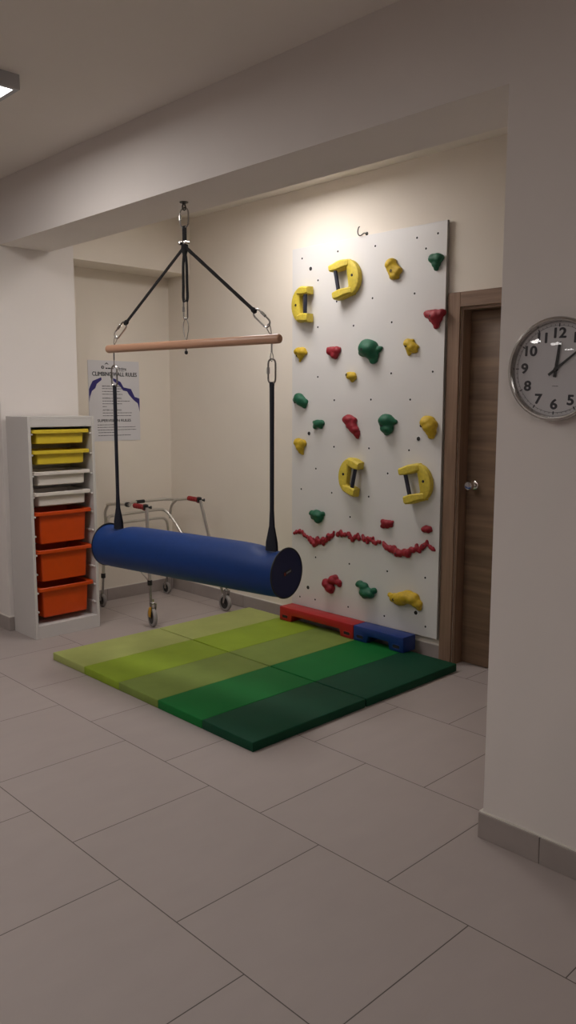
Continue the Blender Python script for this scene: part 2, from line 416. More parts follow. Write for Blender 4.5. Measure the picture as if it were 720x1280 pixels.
# climbing holds: lumps fused into one skin
HOLDS={
 'yellow_top':[(0.0091, 3.034, 2.274, 0.0202), (0.0091, 3.018, 2.251, 0.0201), (0.0128, 3.051, 2.305, 0.0285), (0.0107, 3.024, 2.24, 0.0237), (0.0101, 3.002, 2.261, 0.0225), (0.0059, 3.047, 2.231, 0.0131), (0.0053, 3.008, 2.227, 0.0118)],
 'green_top':[(0.0076, 2.737, 2.305, 0.0169), (0.0107, 2.751, 2.298, 0.0238), (0.0112, 2.719, 2.297, 0.0248), (0.0092, 2.733, 2.268, 0.0204), (0.0056, 2.734, 2.243, 0.0125), (0.0066, 2.705, 2.296, 0.0146)],
 'red_top':[(0.0062, 2.755, 1.967, 0.0139), (0.0067, 2.705, 1.969, 0.0149), (0.0078, 2.733, 2.006, 0.0172), (0.0099, 2.778, 2.0, 0.022), (0.0129, 2.729, 1.988, 0.0287), (0.0098, 2.689, 1.999, 0.0217), (0.0098, 2.723, 1.959, 0.0219), (0.0067, 2.723, 1.93, 0.015), (0.0046, 2.676, 2.007, 0.0102), (0.0057, 2.749, 2.01, 0.0127)],
 'yellow_left':[(0.0106, 3.815, 1.839, 0.0236), (0.0112, 3.774, 1.837, 0.0249), (0.0077, 3.797, 1.807, 0.0172), (0.0035, 3.804, 1.778, 0.0079), (0.0051, 3.749, 1.827, 0.0114)],
 'red_heart':[(0.0112, 3.522, 1.83, 0.0248), (0.0098, 3.471, 1.831, 0.0219), (0.0099, 3.489, 1.804, 0.022), (0.0056, 3.486, 1.789, 0.0123), (0.0043, 3.55, 1.845, 0.0097), (0.004, 3.453, 1.842, 0.0088)],
 'green_big':[(0.0213, 3.207, 1.832, 0.0474), (0.0142, 3.176, 1.792, 0.0315), (0.0099, 3.174, 1.76, 0.0221), (0.0077, 3.135, 1.822, 0.0172), (0.0053, 3.122, 1.829, 0.0117), (0.0122, 3.246, 1.811, 0.027)],
 'yellow_star':[(0.0109, 2.911, 1.845, 0.0241), (0.0101, 2.887, 1.825, 0.0226), (0.0081, 2.874, 1.806, 0.018), (0.0054, 2.857, 1.824, 0.012), (0.0044, 2.862, 1.798, 0.0097), (0.0054, 2.909, 1.792, 0.0121), (0.0034, 2.913, 1.781, 0.0076), (0.0047, 2.887, 1.859, 0.0105)],
 'yellow_small':[(0.0098, 3.362, 1.674, 0.0217), (0.0103, 3.338, 1.667, 0.023), (0.0052, 3.343, 1.643, 0.0115), (0.0043, 3.326, 1.66, 0.0094)],
 'green_upper_left':[(0.0131, 3.806, 1.538, 0.0291), (0.0137, 3.78, 1.516, 0.0305), (0.0091, 3.753, 1.509, 0.0202), (0.0052, 3.757, 1.48, 0.0116), (0.0098, 3.825, 1.527, 0.0219)],
 'green_square':[(0.0058, 3.664, 1.38, 0.0129), (0.0103, 3.63, 1.373, 0.0229), (0.0083, 3.602, 1.377, 0.0185), (0.0065, 3.659, 1.351, 0.0144), (0.0048, 3.608, 1.348, 0.0107), (0.0026, 3.598, 1.388, 0.0057)],
 'red_long':[(0.0143, 3.363, 1.399, 0.0317), (0.0093, 3.331, 1.399, 0.0206), (0.0124, 3.341, 1.368, 0.0275), (0.0117, 3.318, 1.341, 0.0261), (0.0077, 3.299, 1.314, 0.0171), (0.0046, 3.296, 1.293, 0.0103), (0.0031, 3.285, 1.328, 0.0068)],
 'green_mid_right':[(0.0166, 3.065, 1.4, 0.0369), (0.0118, 3.035, 1.394, 0.0263), (0.0059, 3.002, 1.394, 0.0131), (0.0143, 3.057, 1.354, 0.0317), (0.0071, 3.062, 1.327, 0.0159)],
 'yellow_pear':[(0.0159, 2.762, 1.395, 0.0353), (0.0159, 2.742, 1.374, 0.0352), (0.0102, 2.733, 1.342, 0.0226), (0.0074, 2.737, 1.317, 0.0164), (0.008, 2.794, 1.382, 0.0177)],
 'yellow_claw':[(0.0113, 3.812, 1.245, 0.0251), (0.0112, 3.771, 1.239, 0.025), (0.0113, 3.791, 1.212, 0.0251), (0.0073, 3.785, 1.187, 0.0162), (0.004, 3.775, 1.17, 0.0088), (0.006, 3.833, 1.255, 0.0133)],
 'green_bowl':[(0.0078, 3.682, 0.782, 0.0174), (0.0135, 3.631, 0.775, 0.0299), (0.0071, 3.587, 0.785, 0.0158), (0.0114, 3.624, 0.749, 0.0252), (0.0084, 3.663, 0.758, 0.0187), (0.0083, 3.604, 0.764, 0.0185)],
 'red_block':[(0.0063, 3.08, 0.79, 0.0139), (0.0063, 3.08, 0.761, 0.014), (0.0094, 3.052, 0.781, 0.0208), (0.0073, 3.025, 0.787, 0.0161), (0.0062, 3.047, 0.764, 0.0139), (0.0047, 3.019, 0.77, 0.0104), (0.0031, 3.007, 0.797, 0.0069)],
 'red_pebble':[(0.008, 2.769, 0.777, 0.0178), (0.0085, 2.742, 0.779, 0.0188), (0.005, 2.731, 0.774, 0.011), (0.0075, 2.756, 0.783, 0.0166), (0.004, 2.769, 0.764, 0.0089), (0.004, 2.745, 0.764, 0.0089)],
 'red_mushroom':[(0.0131, 3.537, 0.331, 0.0291), (0.0131, 3.514, 0.307, 0.029), (0.008, 3.508, 0.285, 0.0179), (0.012, 3.486, 0.362, 0.0266), (0.008, 3.468, 0.381, 0.0177), (0.0084, 3.438, 0.352, 0.0187), (0.0059, 3.433, 0.336, 0.0132), (0.0066, 3.561, 0.343, 0.0146)],
 'green_boot':[(0.0097, 3.259, 0.371, 0.0215), (0.0116, 3.223, 0.361, 0.0257), (0.0144, 3.206, 0.327, 0.0321), (0.0134, 3.18, 0.326, 0.0298), (0.0086, 3.144, 0.347, 0.0191), (0.0077, 3.219, 0.302, 0.0172)],
 'yellow_banana':[(0.0066, 3.014, 0.343, 0.0146), (0.0121, 2.977, 0.335, 0.0269), (0.0176, 2.928, 0.334, 0.0391), (0.0175, 2.879, 0.353, 0.0388), (0.0155, 2.837, 0.35, 0.0345), (0.0118, 2.808, 0.327, 0.0263), (0.0064, 2.797, 0.3, 0.0141), (0.0092, 2.91, 0.361, 0.0205)],
 'wave_left':[(0.0042, 3.852, 0.627, 0.0092), (0.0053, 3.83, 0.638, 0.0117), (0.0064, 3.799, 0.644, 0.0142), (0.0052, 3.774, 0.643, 0.0116), (0.0052, 3.754, 0.624, 0.0116), (0.0048, 3.731, 0.616, 0.0108), (0.0074, 3.7, 0.606, 0.0165), (0.0082, 3.677, 0.593, 0.0181), (0.0078, 3.66, 0.578, 0.0173), (0.0074, 3.632, 0.61, 0.0164), (0.0059, 3.636, 0.585, 0.0131), (0.0066, 3.609, 0.597, 0.0147), (0.0066, 3.583, 0.616, 0.0146), (0.0059, 3.578, 0.592, 0.013), (0.0066, 3.554, 0.616, 0.0146), (0.0065, 3.534, 0.646, 0.0145), (0.0051, 3.527, 0.627, 0.0113), (0.0058, 3.505, 0.648, 0.0128), (0.004, 3.489, 0.675, 0.0088), (0.0043, 3.491, 0.659, 0.0096)],
 'wave_middle':[(0.0061, 3.451, 0.666, 0.0135), (0.0057, 3.426, 0.683, 0.0127), (0.0057, 3.418, 0.668, 0.0127), (0.0057, 3.391, 0.67, 0.0126), (0.0057, 3.36, 0.681, 0.0126), (0.0064, 3.349, 0.665, 0.0141), (0.0063, 3.323, 0.648, 0.0141), (0.0056, 3.304, 0.666, 0.0125), (0.0049, 3.284, 0.682, 0.0109), (0.0063, 3.272, 0.662, 0.014), (0.0045, 3.242, 0.681, 0.01), (0.0063, 3.232, 0.663, 0.0139), (0.0052, 3.203, 0.67, 0.0115), (0.0052, 3.203, 0.647, 0.0116), (0.0055, 3.178, 0.666, 0.0123), (0.0041, 3.158, 0.676, 0.0092), (0.0055, 3.153, 0.653, 0.0122), (0.0052, 3.136, 0.648, 0.0114), (0.0041, 3.121, 0.659, 0.0091), (0.0044, 3.104, 0.659, 0.0099)],
 'wave_right':[(0.0042, 3.076, 0.659, 0.0093), (0.0063, 3.066, 0.645, 0.014), (0.0066, 3.051, 0.635, 0.0146), (0.0078, 3.021, 0.627, 0.0174), (0.0089, 2.991, 0.627, 0.0197), (0.0088, 2.965, 0.613, 0.0196), (0.0078, 2.941, 0.61, 0.0172), (0.0082, 2.913, 0.62, 0.0183), (0.0092, 2.887, 0.617, 0.0205), (0.0066, 2.865, 0.643, 0.0148), (0.0051, 2.879, 0.607, 0.0114), (0.0061, 2.845, 0.643, 0.0136), (0.0051, 2.826, 0.673, 0.0113), (0.0066, 2.821, 0.657, 0.0146), (0.0051, 2.804, 0.642, 0.0112), (0.0065, 2.784, 0.668, 0.0146), (0.0055, 2.768, 0.681, 0.0123), (0.0043, 2.753, 0.705, 0.0095), (0.0045, 2.749, 0.691, 0.01), (0.005, 2.728, 0.677, 0.0111), (0.005, 2.711, 0.668, 0.0111), (0.0035, 2.699, 0.662, 0.0077)],
}

HINFO = {
 'yellow_top': (M_hy, 'knobbly two-lobed yellow climbing hold at the top of the white panel', (3.030, 2.262)),
 'green_top': (M_hg, 'small mushroom-shaped green hold in the top right corner of the white panel', (2.735, 2.285)),
 'red_top': (M_hr, 'chunky red triangular hold on the panel edge beside the door casing', (2.742, 1.985)),
 'yellow_left': (M_hy, 'yellow cone-tipped hold on the left edge below the upright yellow handle', (3.812, 1.812)),
 'red_heart': (M_hr, 'red heart-shaped hold left of the big green hold', (3.520, 1.822)),
 'green_big': (M_hg, 'largest green hold, a round lump with a side knob and hanging tongue', (3.212, 1.822)),
 'yellow_star': (M_hy, 'yellow star-like hold to the right of the big green hold', (2.915, 1.830)),
 'yellow_small': (M_hy, 'smallest yellow hold, a tiny nub under the big green hold', (3.368, 1.675)),
 'green_upper_left': (M_hg, 'green bean-shaped hold on the left edge of the panel at mid height', (3.825, 1.510)),
 'green_square': (M_hg, 'small squarish green hold with a notched lower edge', (3.665, 1.372)),
 'red_long': (M_hr, 'long slanting red hold at the middle of the panel', (3.385, 1.365)),
 'green_mid_right': (M_hg, 'green lump hold with a beak to the right of the slanting red hold', (3.070, 1.372)),
 'yellow_pear': (M_hy, 'fat pear-shaped yellow hold near the right panel edge', (2.785, 1.375)),
 'yellow_claw': (M_hy, 'yellow claw-shaped hold on the left edge just below the bean-shaped green one', (3.835, 1.228)),
 'green_bowl': (M_hg, 'green half-bowl hold above the left end of the wavy red rail', (3.655, 0.775)),
 'red_block': (M_hr, 'ragged square red hold above the wavy red rail', (3.065, 0.785)),
 'red_pebble': (M_hr, 'small oval red pebble hold low by the right panel edge', (2.765, 0.776)),
 'red_mushroom': (M_hr, 'forked red hold low on the panel over the red beam', (3.530, 0.345)),
 'green_boot': (M_hg, 'boot-shaped green hold low on the panel between a red and a yellow one', (3.225, 0.345)),
 'yellow_banana': (M_hy, 'long curved banana-shaped yellow hold low on the panel', (2.950, 0.333)),
 'wave_left': (M_hr, 'left section of the knobbly red rail, dipping in the middle', None),
 'wave_middle': (M_hr, 'middle section of the knobbly red rail, sloping gently down', None),
 'wave_right': (M_hr, 'right section of the knobbly red rail, sagging then forking at its end', None),
}
def fuse(parts):
    big = max(parts, key=lambda p: p[3]); out = list(parts)
    for p in parts:
        if p is big: continue
        for f in (0.4, 0.7):
            out.append((big[0] + (p[0] - big[0]) * f, big[1] + (p[1] - big[1]) * f, big[2] + (p[2] - big[2]) * f, (big[3] + (p[3] - big[3]) * f) * 0.92))
    return out
def lump_mesh(parts, seed, wavy=False):
    rnd = random.Random(seed)
    bm = bmesh.new()
    for off, y, z, r in parts:
        b2 = bmesh.new(); bmesh.ops.create_icosphere(b2, subdivisions=3, radius=1)
        ph = [rnd.uniform(0, 6.28) for _ in range(6)]
        for v in b2.verts:
            n = v.co.normalized()
            k = 1 + 0.05 * math.sin(3 * n.y + ph[0] + 2 * n.z) + 0.05 * math.sin(4 * n.z + ph[1] + 3 * n.x)
            v.co = Vector((PX - off + n.x * r * 1.15 * k, y + n.y * r * (1.12 if wavy else 1.38) * k, z + n.z * r * (1.42 if wavy else 1.12) * k))
        join(bm, b2, 0)
    me = bpy.data.meshes.new('t'); bm.to_mesh(me); bm.free()
    o = bpy.data.objects.new('t', me); C.objects.link(o)
    rm = o.modifiers.new('r', 'REMESH'); rm.mode = 'VOXEL'; rm.voxel_size = 0.0042
    sm = o.modifiers.new('s', 'SMOOTH'); sm.factor = 0.6; sm.iterations = 7
    bpy.context.view_layer.update()
    m2 = bpy.data.meshes.new_from_object(o.evaluated_get(bpy.context.evaluated_depsgraph_get()))
    bpy.data.objects.remove(o, do_unlink=True)
    b3 = bmesh.new(); b3.from_mesh(m2); bpy.data.meshes.remove(m2)
    for v in b3.verts: v.co.x = min(v.co.x, PX - 0.0002)
    dead = [f for f in b3.faces if all(v.co.x > PX - 0.0003 for v in f.verts)]
    bmesh.ops.delete(b3, geom=dead, context='FACES')
    for f in b3.faces: f.smooth = True
    return b3
for i, (k, (m, lab, bolt)) in enumerate(HINFO.items()):
    parts = HOLDS[k]
    cy = sum(p[1] for p in parts) / len(parts); cz = sum(p[2] for p in parts) / len(parts)
    root = tag(obj('climbing_hold', lump_mesh(parts if (not bolt or k in ('yellow_banana', 'green_boot', 'green_big', 'green_top', 'red_mushroom')) else fuse(parts), i, not bolt), m, loc=(PX, cy, cz), autos=False), lab, 'climbing hold', 'climbing holds bolted to the white panel' if bolt else 'sections of the wavy red rail on the panel')
    # bolt sits on the outermost skin near its centre
    spots = [bolt] if bolt else [(parts[len(parts) // 4][1], parts[len(parts) // 4][2]), (parts[-len(parts) // 4][1], parts[-len(parts) // 4][2])]
    if k in ('red_pebble', 'red_mushroom', 'green_boot', 'green_bowl', 'red_block', 'red_heart', 'green_square', 'green_top'): continue
    for (by, bz) in spots:
        best = min(root.data.vertices, key=lambda v: (v.co.y + cy - by) ** 2 + (v.co.z + cz - bz) ** 2)
        yy, zz, xx = best.co.y + cy, best.co.z + cz, PX + best.co.x
        bmx = bmesh.new(); rr = 0.0085 if m is not M_hr else 0.006
        if not bolt: rr = 0.0045
        lathe(bmx, (xx + 0.003, yy, zz), (-1, 0, 0), [(0, rr), (0.0042, rr), (0.0044, rr * .6), (0.003, rr * .55), (0.003, 0)], 14)
        obj('bolt', bmx, M_hole, root)

# C-shaped handles
def c_handle(label, y, z, tilt, mirror, W=0.19, seed=0, wav=1.0):
    """mirror=+1: arms open towards -y (image right)"""
    ca, sa = math.cos(tilt), math.sin(tilt)
    def fn(u, v, h):
        v *= 0.93
        uu = -u * mirror
        return (PX - h, y + uu * ca - v * sa, z + uu * sa + v * ca)
    k = W / 0.2
    root = thing('climbing_hold', label, 'climbing hold', (PX, y, z), 'yellow climbing handles')
    def arc(rx, ry, cx, n=16): return [(cx - rx * k * math.sin(PI * i / n), ry * math.cos(PI * i / n)) for i in range(n + 1)]
    poly = arc(0.100, 0.120, -0.006) + [(-0.006, -0.066), (-0.018, -0.060), (-0.022, 0.060), (-0.006, 0.066)]
    bm = bmesh.new()
    prism(bm, poly, fn, 0.0005, 0.040, 0, 0.006)
    for s in (1, -1):
        # wavy rounded arm blocks
        pr = [(-0.040, 0.044), (-0.015, 0.056), (0.02, 0.066), (0.05, 0.070), (0.088 * k + 0.002, 0.072)]
        b2 = bmesh.new(); rings = []
        pts = smoothpath([(u, 0, d) for u, d in pr], 4)
        for p in pts:
            u, d = p.x, p.z; top = 0.120 + 0.004 * wav * math.sin(u * 45 + s); inn = 0.066 - 0.003 * wav * math.sin(u * 45)
            h0 = 0.0005 if u < 0.03 else 0.0005 + (u - 0.03) * 0.22
            sec = []
            for (a, b) in ((inn, h0), (inn, d - 0.008), (inn + 0.008, d), (top - 0.014, d), (top - 0.003, d - 0.012), (top, h0 + 0.004), (top - 0.004, h0)):
                sec.append(b2.verts.new(Vector(fn(u, s * a, b))))
            rings.append(sec)
        for i in range(len(rings) - 1):
            for j in range(7):
                b2.faces.new((rings[i][j], rings[i][(j + 1) % 7], rings[i + 1][(j + 1) % 7], rings[i + 1][j]))
        b2.faces.new(rings[0]); b2.faces.new(rings[-1][::-1])
        bmesh.ops.recalc_face_normals(b2, faces=b2.faces[:])
        join(bm, b2, 0)
    obj('handle_body', bm, M_hby, root, recalc=False)
    bm = bmesh.new(); tube(bm, [fn(0.056 * k, 0.072, 0.050), fn(0.052 * k, -0.072, 0.050)], 0.0125, 14)
    obj('grip_bar', bm, M_grip, root, 'dark navy grip bar')
    bm = bmesh.new(); a = Vector(fn(-0.058 * k, 0.0, 0.038)); lathe(bm, a, (-1, 0, 0), [(0, 0.0085), (0.0035, 0.0085), (0.0037, 0.005), (0.0026, 0.0045), (0.0026, 0)], 14)
    obj('bolt', bm, M_hole, root)
c_handle('upright yellow handle hold at the upper left edge of the panel, opening right', 3.758, 2.132, 0.0, 1, 0.175)
c_handle('tilted yellow handle hold at the top of the panel, opening left', 3.385, 2.258, math.radians(-11), -1, 0.205)
c_handle('leaning yellow handle hold low at mid panel, opening right', 3.330, 1.052, math.radians(11), 1, 0.175)
c_handle('tilted yellow handle hold low by the right panel edge, opening left', 2.818, 1.045, math.radians(-14), -1, 0.19)

# ================================================================== FLOOR MATS
NAMES = ['pale lime panel', 'lime panel', 'olive green panel', 'bright green panel', 'dark green panel']
def fold_mat(label, x0, x1, ya, yb):
    r = thing('folding_mat', label, 'exercise mat', ((x0 + x1) / 2, (ya + yb) / 2, 0), 'folding mats laid side by side')
    n = 5; L = (yb - ya) / n
    for i in range(n):
        y1 = yb - i * L; y0 = y1 - L
        bm = bmesh.new(); box(bm, x0, x1, y0 + 0.0004, y1 - 0.0004, 0.0, 0.045, 0, 0.005, 3)
        obj('mat_panel', bm, M_mats[i], r, NAMES[i])
fold_mat('five-panel folding mat in lime to dark green, the one nearer the storage tower', 2.203, 2.953, 2.49, 4.262)
fold_mat('five-panel folding mat in lime to dark green, the one under the climbing panel', 2.962, 3.745, 2.49, 4.262)

# ================================================================== BALANCE BEAMS
def balance_beam(label, m, ya, yb):
    x0, x1, z0, z1 = 3.672, 3.792, 0.0455, 0.140
    r = thing('balance_beam', label, 'balance beam', ((x0 + x1) / 2, (ya + yb) / 2, z0), 'foam balance beams along the panel foot')
    bm = bmesh.new()
    fw = 0.105
    prof = [(ya, z0), (ya + fw, z0), (ya + fw + 0.012, z0 + 0.045), (yb - fw - 0.012, z0 + 0.045), (yb - fw, z0), (yb, z0), (yb, z1), (ya, z1)]
    prism(bm, prof, lambda u, v, h: (x0 + h, u, v), 0, x1 - x0, 0, 0.006)
    obj('beam_body', bm, m, r)
    for yc in (ya + fw / 2, yb - fw / 2):
        bm = bmesh.new()
        tube(bm, smoothpath([(x0 - 0.0005, yc - .024, z0 + .020), (x0 - 0.0005, yc + .024, z0 + .020), (x0 - .0005, yc + .026, z0 + .040), (x0 - .0005, yc - .026, z0 + .040)], 4, True), 0.0022, 6, closed=True)
        box(bm, x0 - 0.0006, x0 + 0.004, yc - .024, yc + .024, z0 + .021, z0 + .039, 1)
        obj('hand_slot', bm, [m, M_hole], r)
balance_beam('longer red balance beam with hand slots at the foot of the climbing panel', M_bred, 3.206, 3.868)
balance_beam('shorter blue balance beam with hand slots butted against the red one', M_bblu, 2.815, 3.203)

# ================================================================== SWING
MX, MY = 2.514, 3.333
TH = math.radians(98); D = Vector((math.cos(TH), math.sin(TH), 0)); NN = Vector((-D.y, D.x, 0))
def sp(t_, z_, n_=0.0): return Vector((MX, MY, 0)) + D * t_ + NN * n_ + Vector((0, 0, z_))
hk = thing('ceiling_hook', 'dark bolted swing eye screwed into the underside of the ceiling beam', 'hook', (MX, MY, ZB))
bm = bmesh.new(); lathe(bm, (MX, MY, ZB), (0, 0, -1), [(0, 0.022), (0.004, 0.021), (0.006, 0.010), (0.012, 0.008)], 20)
obj('mounting_plate', bm, M_darkmet, hk)
bm = bmesh.new(); tube(bm, [Vector((MX, MY, ZB - 0.024)) + NN * (0.011 * math.cos(a)) + Vector((0, 0, 0.014 * math.sin(a))) for a in [2 * PI * i / 20 for i in range(20)]], 0.0036, 8, closed=True)
obj('eye', bm, M_darkmet, hk)

swing = thing('bolster_swing', 'blue bolster swing hung on black straps from a wooden spreader bar', 'swing', (MX, MY, 0.575))
def link(bm, a, b, wd, side, r=0.0035, gate=False):
    """oval metal link from a to b, half width wd along side"""
    a, b = Vector(a), Vector(b); d = (b - a); L = d.length; d.normalize(); s = Vector(side) - d * d.dot(Vector(side)); s.normalize()
    pts = []
    n = 8
    for i in range(n + 1): q = PI * i / n; pts.append(a + d * (wd - wd * math.sin(q)) + s * (wd * math.cos(q)))
    for i in range(n + 1): q = PI * i / n; pts.append(b - d * (wd - wd * math.sin(q)) - s * (wd * math.cos(q)))
    tube(bm, pts, r, 8, closed=True)
    if gate:
        m = (a + b) / 2 + s * wd
        tube(bm, [m - d * L * .16, m + d * L * .10], r * 1.7, 8)
def straps(bm, a, b, wa=0.009, th=0.0022, side=None, tw=0.0, n=10):
    a, b = Vector(a), Vector(b); pts = [a.lerp(b, i / n) for i in range(n + 1)]
    tube(bm, pts, [(wa * (1 + 0.06 * math.sin(i * 2.1)), th) for i in range(n + 1)], 8, flatdir=side or NN)
# top link
bm = bmesh.new(); link(bm, sp(0, 2.458), sp(0, 2.362), 0.029, D, 0.0042, True); obj('top_link', bm, M_steel, swing)
bm = bmesh.new()
tube(bm, [sp(0, 2.372), sp(0, 2.36), sp(0, 2.33), sp(0, 2.295), sp(0, 2.285)], [(0.013, 0.004), (0.015, 0.006), (0.0145, 0.006), (0.0145, 0.006), (0.013, 0.006)], 12, flatdir=D)
tube(bm, [sp(0, 2.283), sp(0, 2.262), sp(0, 2.235)], [(0.020, 0.012), (0.022, 0.014), (0.012, 0.009)], 12, flatdir=D)
cs = obj('centre_strap', bm, M_web, swing)
bm = bmesh.new()
for t0 in (-0.020, 0.016):
    lathe(bm, sp(t0, 2.288, 0.006), -NN * 1.0, [(-0.02, 0.005), (-0.018, 0.009), (0.012, 0.009), (0.014, 0.005)], 14)
obj('bolt', bm, M_chrome, cs, 'steel clamp bolts')
bm = bmesh.new()
for s in (1, -1):
    tube(bm, smoothpath([sp(0.004 * s, 2.240), sp(0.012 * s, 2.18), sp(0.013 * s, 2.08), sp(0.015 * s, 2.03), sp(0.009 * s, 2.004)], 4), [(0.0088, 0.005)] * 17, 8, flatdir=D)
obj('middle_strap', bm, M_web, swing)
for s, e in ((1, (0.455, 1.925)), (-1, (-0.455, 1.928))):
    bm = bmesh.new()
    a = sp(0.008 * s, 2.268); b = sp(e[0], e[1])
    for q in (0.0022, -0.0022): straps(bm, a + NN * q, b + NN * q, 0.0115, 0.0038, D.cross(Vector((0, 0, 1))) * 0.3 + D, 0, 16)
    lathe(bm, sp(e[0], e[1]) - (b - a).normalized() * 0.022, (b - a).normalized(), [(0, 0.009), (0.008, 0.0125), (0.024, 0.012), (0.030, 0.006)], 14)
    obj('diagonal_strap', bm, M_web, swing)
    bm = bmesh.new(); link(bm, b + (b - a).normalized() * -0.004, sp(0.541 * s, 1.858), 0.0200, Vector((0, 0, 1)), 0.0042, True)
    obj('quick_link', bm, M_steel, swing)
    bm = bmesh.new(); tube(bm, smoothpath([sp(0.536 * s, 1.866), sp(0.528 * s, 1.845), sp(0.549 * s, 1.816), sp(0.552 * s, 1.81), sp(0.553 * s, 1.83), sp(0.547 * s, 1.855)], 5, True), 0.0021, 6, closed=True)
    tube(bm, [sp(0.556 * s, 1.785), sp(0.556 * s, 1.735)], 0.0042, 8)
    tube(bm, smoothpath([sp(0.556 * s, 1.738), sp(0.551 * s, 1.715, 0.004), sp(0.556 * s, 1.694), sp(0.562 * s, 1.715, -0.004)], 5, True), 0.0021, 6, closed=True)
    obj('wire_loop', bm, M_steel, swing)
    bm = bmesh.new(); link(bm, sp(0.557 * s, 1.706), sp(0.557 * s, 1.592), 0.0220, D, 0.0044, True)
    obj('quick_link', bm, M_steel, swing)
    bm = bmesh.new()
    Z0 = 0.812
    for q in (0.0035, -0.0035):
        tube(bm, [sp(0.557 * s, 1.600, q * .3), sp(0.557 * s, 1.57, q), sp(0.557 * s, 1.30, q), sp(0.556 * s, 1.00, q), sp(0.556 * s, 0.92, q), sp(0.555 * s, Z0 + 0.03, q * 2), sp(0.555 * s, Z0 - 0.012, q * 2.2)],
             [(0.015, 0.004), (0.0115, 0.0035), (0.0105, 0.0032), (0.0105, 0.0032), (0.015, 0.0036), (0.031, 0.0040), (0.033, 0.0040)], 10, flatdir=D)
    obj('hanging_strap', bm, M_navyweb, swing)
bm = bmesh.new(); link(bm, sp(0, 2.012), sp(0, 1.920), 0.014, D, 0.0040, True); obj('quick_link', bm, M_steel, swing)
bm = bmesh.new(); tube(bm, smoothpath([sp(0, 1.926), sp(0.019, 1.885), sp(0.008, 1.83), sp(0.001, 1.812), sp(-0.001, 1.812), sp(-0.008, 1.83), sp(-0.019, 1.885)], 5, True), 0.0022, 6, closed=True)
tube(bm, [sp(0, 1.785), sp(0, 1.762)], 0.0042, 8)
obj('wire_loop', bm, M_steel, swing)
bm = bmesh.new(); lathe(bm, sp(0, 1.764), (0, 0, -1), [(0, 0.006), (0.003, 0.0085), (0.013, 0.0085), (0.018, 0.004)], 12); obj('stop_nut', bm, M_black, swing)
bm = bmesh.new(); lathe(bm, Vector((0, 0, 0)), (1, 0, 0), [(-0.607, 0), (-0.607, 0.016), (-0.603, 0.0205), (-0.598, 0.022), (0.598, 0.022), (0.603, 0.0205), (0.607, 0.016), (0.607, 0)], 28)
dw = obj('spreader_bar', bm, M_dowel, None); dw.parent = swing; dw.rotation_euler = (0, 0, TH); dw.location = (0, 0, 1.796 - 0.575)
# bolster
bm = bmesh.new(); R0 = 0.121; ZC = 0.703; n = 56; rings = []
ts = [-0.645 + 1.29 * i / 90 for i in range(91)]
for tt in ts:
    e = abs(abs(tt) - 0.555)
    base = R0 * (1 + 0.012 * math.cos(tt * 2.2))
    if abs(tt) > 0.60: base *= 1 - 0.010
    rg = []
    for j in range(n):
        a = 2 * PI * j / n; up = max(0, math.sin(a))
        dent = 0.026 * math.exp(-(e / 0.055) ** 2) * up ** 5 + 0.008 * math.exp(-(e / 0.12) ** 2) * up ** 2
        wr = 0.0008 * math.sin(a * 9 + tt * 40) * math.exp(-(e / 0.09) ** 2) * up
        r = base - dent + wr
        rg.append(bm.verts.new(sp(tt, ZC + r * math.sin(a), r * math.cos(a))))
    rings.append(rg)
for i in range(90):
    for j in range(n):
        f = bm.faces.new((rings[i][j], rings[i][(j + 1) % n], rings[i + 1][(j + 1) % n], rings[i + 1][j])); f.smooth = True
bol = obj('bolster', bm, M_bolster, swing)
for s in (1, -1):
    bm = bmesh.new(); lathe(bm, sp(0.640 * s, ZC), D * s, [(0, 0.117), (0.006, 0.1165), (0.010, 0.06), (0.0105, 0)], 48, closed_ends=False)
    ec = obj('end_cap', bm, M_bolcap, bol, 'navy end disc')
    bm = bmesh.new(); tube(bm, [sp(0.645 * s, ZC + 0.1195 * math.sin(a), 0.1195 * math.cos(a)) for a in [2 * PI * i / 56 for i in range(56)]], 0.0038, 8, closed=True)
    obj('piping', bm, M_black, bol, 'black piping')
# sewn label on the near end
bm = bmesh.new(); b2 = bmesh.new(); box(b2, -0.030, 0.030, -0.010, 0.010, 0, 0.0012, 0)
box(b2, -0.027, -0.016, -0.007, 0.007, 0.0012, 0.0016, 1)
for i in range(6): box(b2, -0.010 + i * 0.006, -0.0062 + i * 0.006, -0.004, 0.004, 0.0012, 0.0016, 2)
mxl = Matrix.Translation(sp(-0.651, ZC + 0.004, 0.0)) @ Matrix(((-NN.x, 0, -D.x, 0), (-NN.y, 0, -D.y, 0), (0, 1, 0, 0), (0, 0, 0, 1))) @ Matrix.Rotation(math.radians(14), 4, 'Z')
join(bm, b2, -1, mxl)
obj('brand_tag', bm, [M_black, M_tagred, M_tag], bol, 'small black sewn tag')
# ================================================================== STORAGE TOWER
CX0, CX1, CY0, CY1, CH = 2.320, 2.785, 4.700, 4.998, 1.418
tw = thing('storage_tower', 'tall narrow white storage tower standing against the corner column', 'storage unit', ((CX0 + CX1) / 2, (CY0 + CY1) / 2, 0))
def pan(name, *a, **k):
    bm = bmesh.new(); box(bm, *a, 0, 0.0015, 1); return obj(name, bm, M_cab, tw, k.get('label'))
pan('side_panel', CX0, CX0 + 0.02, CY0, CY1, 0, CH)
pan('side_panel', CX1 - 0.02, CX1, CY0, CY1, 0, CH)
pan('top_panel', CX0 + 0.0202, CX1 - 0.0202, CY0, CY1, CH - 0.018, CH)
pan('front_rail', CX0 + 0.0202, CX1 - 0.0202, CY0, CY0 + 0.018, 1.352, CH - 0.0185)
pan('bottom_panel', CX0 + 0.0202, CX1 - 0.0202, CY0 + 0.0185, CY1, 0.068, 0.086)
pan('plinth', CX0 + 0.0202, CX1 - 0.0202, CY0, CY0 + 0.018, 0, 0.086)
